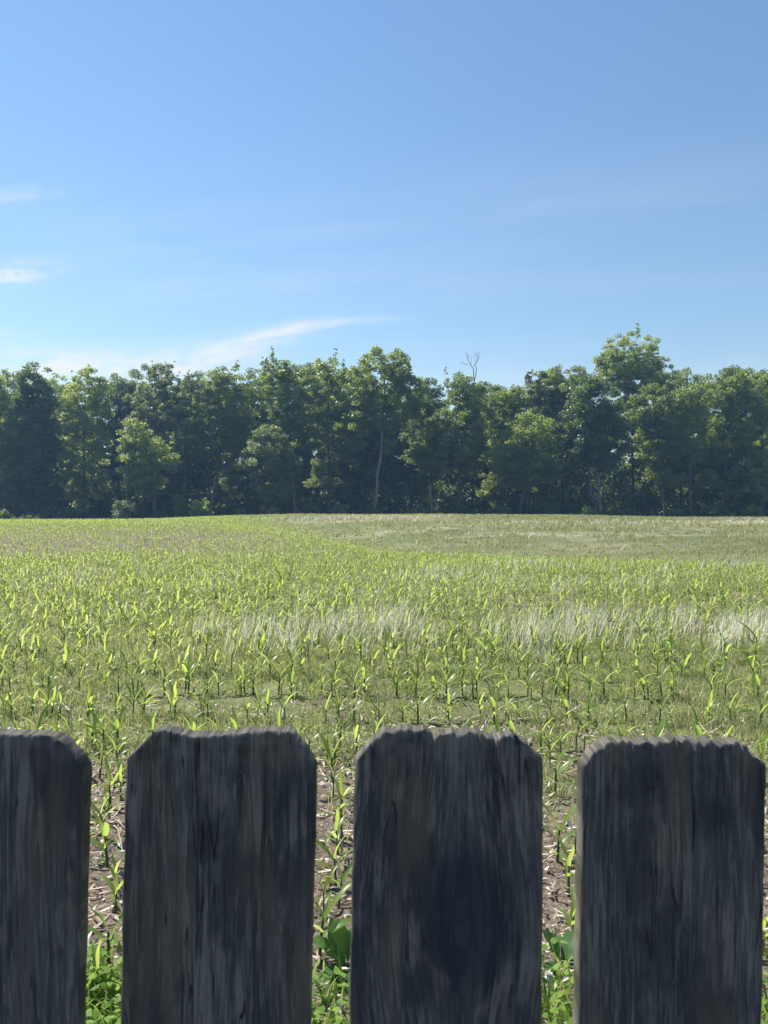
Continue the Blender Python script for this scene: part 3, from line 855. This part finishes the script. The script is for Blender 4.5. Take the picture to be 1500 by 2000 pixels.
tree(92, 728, [(752, 730, 66, 64), (708, 765, 50, 55), (797, 765, 48, 52), (750, 800, 86, 40), (690, 835, 46, 28), (758, 850, 16, 38)], 'mid', 'tallest forked tree with bare pale trunk and sky gaps in crown', 11,
     tr=.24, dens=.80, spikes=7, bark='pale_bark', trunk_top=(752, 740), limbs=26, rc=(.45, .85), ls=.185, per=75, forks=None, curve=.5)
tree(97, 845, [(832, 780, 40, 50), (825, 860, 45, 60)], 'dark', 'dark tree filling the gap right of the tallest forked tree', 12, tr=.16)
tree(93, 896, [(905, 780, 48, 55), (890, 850, 68, 62), (875, 890, 78, 40), (825, 875, 34, 35)], 'olive', 'broad conical tree with sunlit yellow green left side', 13, tr=.2, dens=1.25, spikes=5)
tree(98, 985, [(985, 800, 52, 55), (990, 870, 55, 60), (960, 945, 36, 34)], 'mid', 'low topped green tree right of the broad conical tree', 14, tr=.16, spikes=3)
tree(91, 1015, [(1035, 860, 62, 62), (985, 895, 50, 38), (1050, 920, 55, 40), (1010, 930, 45, 30)], 'mid', 'sunlit spreading tree with pale trunk left of the V trunk tree', 15, tr=.17, dens=1.1)
tree(95, 1045, [(1040, 800, 40, 50), (1050, 760, 34, 26)], 'grey', 'thin greyish twiggy tree behind the sunlit spreading tree', 16, tr=.12, dens=.7, bare=3, spikes=4)
tree(92, 1172, [(1150, 790, 56, 66), (1140, 860, 58, 60), (1190, 850, 45, 70), (1180, 900, 36, 32)], 'dark', 'dark broad tree on two trunks making a V', 17, tr=.2, dens=1.15, bark='pale_bark', forks=[(1148, 880, .8)])
tree(94, 1300, [(1275, 800, 55, 55), (1290, 860, 60, 50), (1300, 925, 44, 40)], 'olive', 'yellow green tree below the highest pale crown on the right', 18, tr=.17, dens=1.1, spikes=3)
tree(93, 1358, [(1352, 800, 50, 60), (1340, 870, 55, 50), (1385, 930, 30, 34)], 'mid', 'tree with curved pale trunk and bare lower limbs on the right', 19, tr=.19, dens=.9, bare=9, curve=.5, trunk_top=(1340, 780))
tree(95, 1412, [(1425, 780, 58, 65), (1415, 860, 60, 60), (1440, 935, 34, 40)], 'mid', 'rounded green tree with straight slim trunk near right edge', 20, tr=.16, spikes=4)
tree(94, 1490, [(1488, 770, 50, 60), (1495, 850, 60, 70), (1485, 930, 50, 50)], 'light', 'light green tree at the right edge of the view', 21, tr=.18, spikes=4)
# behind them
B = 'trees deeper in the woods'
tree(106, 232, [(235, 790, 60, 62), (235, 880, 70, 70)], 'dark', 'dark flat topped tree between the first light green trees', 31, group=B, dens=.9)
tree(108, 110, [(112, 800, 50, 58), (110, 890, 70, 80)], 'mid', 'rear tree filling the notch right of dark tower shaped tree', 32, group=B)
tree(107, 400, [(398, 795, 50, 60), (400, 880, 70, 80)], 'light', 'rear light green tree between the two twiggy topped trees', 33, group=B)
tree(106, 500, [(495, 790, 50, 60), (500, 880, 70, 80)], 'olive', 'rear yellowish tree left of the tree with the spire', 34, group=B, spikes=3)
tree(108, 600, [(600, 780, 50, 65), (600, 880, 80, 80)], 'dark', 'rear dark tree right of the tree with the spire', 35, group=B)
tree(109, 700, [(690, 790, 60, 60), (700, 880, 80, 80)], 'mid', 'rear green tree left of and behind the tallest forked tree', 36, group=B)
tree(109, 800, [(810, 800, 55, 50), (790, 880, 80, 80)], 'dark', 'rear dark tree behind the forked tree, right shoulder', 37, group=B)
tree(107, 945, [(945, 800, 50, 50), (940, 880, 70, 80)], 'dark', 'rear dark tree below the bare dead snag', 38, group=B)
tree(106, 1100, [(1095, 765, 58, 48), (1065, 790, 50, 50), (1100, 870, 80, 80)], 'olive', 'rear brownish olive tree left of the highest pale crown', 39, group=B, dens=1.2)
tree(104, 1238, [(1232, 705, 62, 46), (1235, 750, 72, 45), (1240, 840, 70, 80), (1190, 720, 30, 30), (1285, 735, 30, 24)], 'light', 'highest pale crown rising airy above the other trees on the right', 40, group=B, dens=.85, spikes=10)
tree(108, 1330, [(1325, 775, 62, 48), (1330, 870, 80, 80)], 'olive', 'rear olive tree sloping down right of the highest pale crown', 41, group=B, dens=1.1)
tree(109, 1460, [(1455, 770, 62, 50), (1450, 870, 80, 80)], 'dark', 'rear dark tree between the last two trees on the right', 42, group=B)
tree(110, 20, [(15, 790, 60, 55), (20, 880, 80, 80)], 'mid', 'rear tree behind the pale topped tree at the left edge', 43, group=B)
tree(110, 1010, [(1010, 810, 60, 50), (1010, 880, 80, 80)], 'mid', 'rear low tree right of the dead snag', 44, group=B)
tree(110, 330, [(335, 805, 60, 50), (330, 880, 80, 80)], 'dark', 'rear dark tree showing between two feathery topped trees', 45, group=B)
# beyond the frame on both sides, so the wood goes on
for j, (bx, lo, kd) in enumerate([(-130, 790, 'mid'), (-240, 780, 'dark'), (1590, 780, 'mid'), (1700, 790, 'dark')]):
    tree(97, bx, [(bx, lo, 62, 72), (bx, lo + 90, 70, 80)], kd, ['broad green tree outside the left edge', 'dark tree farther outside the left edge', 'broad green tree outside the right edge', 'dark tree farther outside the right edge'][j], 60 + j, per=50)

# dead snag
def snag():
    Y = 103
    bx, _, tz = at(921, 690, Y)
    bz = float(gz(bx, Y))
    r = np.random.default_rng(9)
    root = empty('dead_tree', (bx, Y, bz), 'bare dead snag with thin forked twigs poking above the woods', 'tree')
    org = np.array([bx, Y, bz])
    A = lambda px, py, dy=0: np.array(at(px, py, Y)) + np.array([0, dy, 0]) - org
    fork = A(926, 745)
    parts = [tube(np.array([[0, 0, 0], fork * .4 + [.3, 0, 0], fork * .75, fork]), np.array([.2, .15, .11, .08]), 6)]
    for a, b, r0 in [((926, 745), (915, 690), .075), ((926, 745), (930, 686), .08), ((913, 712), (899, 706), .04), ((916, 700), (908, 687), .035), ((931, 708), (939, 686), .045), ((929, 715), (926, 690), .03), ((918, 715), (920, 695), .03), ((932, 700), (933, 684), .03)]:
        parts.append(branch(A(*a), A(*b, r.normal(0, .4)), r0, .02, r, 6, 0, 5))
    Vt, Ft = join(parts)
    mesh_np('trunk', Vt, Ft, M['pale_bark'], root, True)
snag()

# bushes at the foot of the wood
def bush(px0, Y, w, h, kind, label, seed, per=60, name='bush'):
    r = np.random.default_rng(seed)
    x = (px0 - 750) / F * Y; z = float(gz(x, Y))
    root = empty(name, (x, Y, z), label, 'bush', 'bushes at the foot of the woods')
    h = h + (.0 if kind == 'dark' else .7)
    n = int(10 + w * h * 5)
    u = unit(n, r) * (r.random(n) ** .4)[:, None]
    C = np.stack([u[:, 0] * w / 2, u[:, 1] * w / 2, h * .5 + u[:, 2] * h * .45], 1)
    V, Fc, v = leaf_cloud(C, r.uniform(.25, .5, n), per, .13, r, .8)
    mesh_np('foliage', V, Fc, LEAFK[kind], root, v=v)
    parts = [branch(np.zeros(3), C[i], .03, .01, r, 5) for i in range(min(n, 7))]
    mesh_np('stem', *join(parts), M['bark'], root, True)
for i, a in enumerate([
    (245, 85, 2.8, 2.5, 'grey', 'pale grey green bush under the small bright tree'),
    (392, 85, 2.5, 2.6, 'light', 'bright round bush at the foot of the slim pale trunk'),
    (352, 87, 1.4, 3.2, 'olive', 'tall narrow leafy bush leaning beside the bright round bush'),
    (150, 86, 4.0, 2.0, 'dark', 'wide dark bush low at the wood edge on the left'),
    (60, 86, 3.6, 1.4, 'dark', 'low dull green bush below the dark tower shaped tree'),
    (100, 87, 2.4, 2.4, 'dark', 'dark upright bush between two low bushes on the left'),
    (310, 87, 3.0, 1.6, 'dark', 'low dark bush right of the pale grey green bush'),
    (665, 88, 1.6, 1.7, 'grey', 'small pale bush left of the pale bare trunk'),
    (535, 86, 1.6, 1.4, 'mid', 'small bush below the low drooping tree'),
    (1150, 85, 1.5, 1.7, 'light', 'small light bush at the foot of the V trunk tree'),
    (1320, 86, 1.3, 1.3, 'olive', 'small tuft bush left of the curved pale trunk'),
    (820, 88, 2.6, 1.2, 'mid', 'low spreading bush right of the pale bare trunk'),
    (470, 87, 1.8, 1.2, 'mid', 'low bush between the bright round bush and the drooping tree'),
    (12, 86, 1.6, 1.9, 'dark', 'dull bush at the left edge of the wood foot'),
    (720, 90, 3.4, 1.8, 'dark', 'dark bush around the foot of the pale bare trunk'),
    (905, 90, 3.0, 2.2, 'dark', 'dark bush below the broad conical tree'),
    (985, 88, 2.2, 1.5, 'mid', 'low green bush below the dead snag'),
    (1075, 89, 3.2, 2.4, 'dark', 'tall dark bush left of the V trunk tree'),
    (1225, 89, 3.6, 1.9, 'dark', 'wide dark bush right of the V trunk tree'),
    (1395, 89, 3.0, 2.3, 'dark', 'dark bush right of the curved pale trunk'),
    (1470, 87, 2.4, 1.6, 'mid', 'low bush at the right end of the wood foot'),
    (600, 89, 2.8, 2.1, 'dark', 'dark bush right of the low drooping tree'),
    ]): bush(*a, seed=200 + i)

# the dim inside of the wood
def undergrowth():
    r = np.random.default_rng(77)
    n = 5200
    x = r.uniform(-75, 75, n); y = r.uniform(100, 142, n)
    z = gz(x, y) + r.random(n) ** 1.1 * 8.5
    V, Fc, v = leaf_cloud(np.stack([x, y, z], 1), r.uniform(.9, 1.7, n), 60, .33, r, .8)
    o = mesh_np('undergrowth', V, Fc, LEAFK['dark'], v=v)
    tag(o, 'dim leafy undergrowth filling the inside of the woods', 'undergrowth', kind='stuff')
undergrowth()

# ------------------------------------------------------------------ air
def haze():
    x0, x1, y0_, y1, z0, z1 = -3100, 3100, -3100, 3100, -5, 32
    V = [(x, y, z) for z in (z0, z1) for x, y in ((x0, y0_), (x1, y0_), (x1, y1), (x0, y1))]
    Fc = [(0, 3, 2, 1), (4, 5, 6, 7), (0, 1, 5, 4), (1, 2, 6, 5), (2, 3, 7, 6), (3, 0, 4, 7)]
    k = NT('haze'); 
    p = k.n('ShaderNodeVolumePrincipled'); p.inputs['Density'].default_value = HAZE
    p.inputs['Color'].default_value = (.36, .60, 1., 1); p.inputs['Anisotropy'].default_value = .2
    k.l(p.outputs[0], k.out.inputs['Volume'])
    o = mesh_np('haze', V, Fc, k.m)
    tag(o, 'thin pale air between the fence and the woods', 'haze', kind='stuff')
HAZE = .0006
haze()
# ------------------------------------------------------------------ sky, sun, camera
AZ, EL = math.radians(-55), math.radians(51)
W = bpy.data.worlds.new('World'); S.world = W; W.use_nodes = True
k = NT.__new__(NT); k.t = W.node_tree
bg = k.t.nodes['Background']
sky = k.n('ShaderNodeTexSky', sky_type='NISHITA', sun_disc=False)
sky.sun_elevation = EL; sky.sun_rotation = AZ
sky.air_density = 1.5; sky.dust_density = 0.; sky.ozone_density = 6.; sky.altitude = 0
dirv = k.n('ShaderNodeTexCoord').outputs['Generated']
dx, dy, dz = k.sep(dirv)[0:3]
yy = k.math('MAXIMUM', dy, .05)
U = k.math('MULTIPLY', k.math('DIVIDE', dx, yy), F); Vv = k.math('MULTIPLY', k.math('DIVIDE', dz, yy), F)   # gnomonic sky coordinates, px of the photo
front = k.ramp(dy, .1, .3)
def wisp(cx, cy, a, b, deg, amt, nsx, nsy, off):
    c, s = math.cos(math.radians(deg)), math.sin(math.radians(deg))
    u0 = k.math('SUBTRACT', U, cx - 750); v0 = k.math('SUBTRACT', Vv, HZ - cy)
    p = k.math('ADD', k.math('MULTIPLY', u0, c), k.math('MULTIPLY', v0, s))
    q = k.math('ADD', k.math('MULTIPLY', u0, -s), k.math('MULTIPLY', v0, c))
    n = k.noise(k.comb(k.math('MULTIPLY', p, nsx), k.math('MULTIPLY', q, nsy), off), 1., 5., .55, .4)
    qw = k.math('ADD', q, k.math('MULTIPLY', k.math('SUBTRACT', n, .5), b * 1.6))
    pa = k.math('POWER', k.math('ABSOLUTE', k.math('DIVIDE', p, a)), 2.); qb = k.math('POWER', k.math('ABSOLUTE', k.math('DIVIDE', qw, b)), 2.)
    e = k.math('EXPONENT', k.math('MULTIPLY', k.math('ADD', pa, qb), -1.))
    return k.math('MULTIPLY', k.math('MULTIPLY', e, k.ramp(n, .30, .66)), amt)
ws = [wisp(545, 650, 95, 13, 14, 1.2, .008, .03, 1.), wisp(690, 626, 95, 8, 3, .5, .008, .04, 2.), wisp(410, 695, 140, 30, 12, 1.1, .008, .02, 3.),
      wisp(110, 712, 300, 30, -2, 1.5, .006, .02, 4.), wisp(20, 530, 75, 17, 4, 1.4, .012, .03, 5.), wisp(40, 378, 80, 13, 6, .45, .01, .03, 6.), wisp(0, 655, 60, 14, 0, .5, .01, .03, 7.),
      wisp(300, 470, 900, 120, 4, .10, .002, .012, 8.), wisp(1100, 390, 600, 80, 6, .09, .002, .014, 9.), wisp(500, 560, 500, 40, 3, .12, .004, .02, 10.), wisp(1250, 560, 400, 30, 2, .08, .004, .02, 11.), wisp(750, 740, 1500, 60, 0, .25, .002, .01, 12.)]
m = ws[0]
for w_ in ws[1:]: m = k.math('ADD', m, w_)
m = k.math('MULTIPLY', k.math('MULTIPLY', m, front), .85, clamp=True)
SKY_STR = .079
cl = k.mix(m, sky.outputs[0], (.51 / SKY_STR, .525 / SKY_STR, .56 / SKY_STR))
k.l(cl, bg.inputs[0]); bg.inputs[1].default_value = SKY_STR

sd = Vector((math.sin(AZ) * math.cos(EL), math.cos(AZ) * math.cos(EL), math.sin(EL)))
L = bpy.data.lights.new('sun', 'SUN'); L.energy = 5.0; L.angle = math.radians(.53); L.color = (1, .95, .87)
so = bpy.data.objects.new('sun', L); COL.objects.link(so); so.rotation_euler = (-sd).to_track_quat('-Z', 'Y').to_euler()

cam = bpy.data.cameras.new('camera'); co = bpy.data.objects.new('camera', cam); COL.objects.link(co)
co.location = (0, 0, H); co.rotation_euler = (math.pi / 2, 0, 0)
cam.sensor_fit = 'VERTICAL'; cam.sensor_height = 36; cam.lens = F / 2000 * 36
cam.shift_y = -(1000 - HZ) / 2000
cam.clip_start = .05; cam.clip_end = 8000
cam.dof.use_dof = True; cam.dof.focus_distance = 12; cam.dof.aperture_fstop = 20
S.camera = co
S.view_settings.view_transform = 'Standard'; S.view_settings.look = 'None'
S.view_settings.exposure = .85; S.view_settings.gamma = 1
S.render.engine = 'CYCLES'
S.cycles.max_bounces = 8; S.cycles.transparent_max_bounces = 8
S.cycles.use_denoising = True
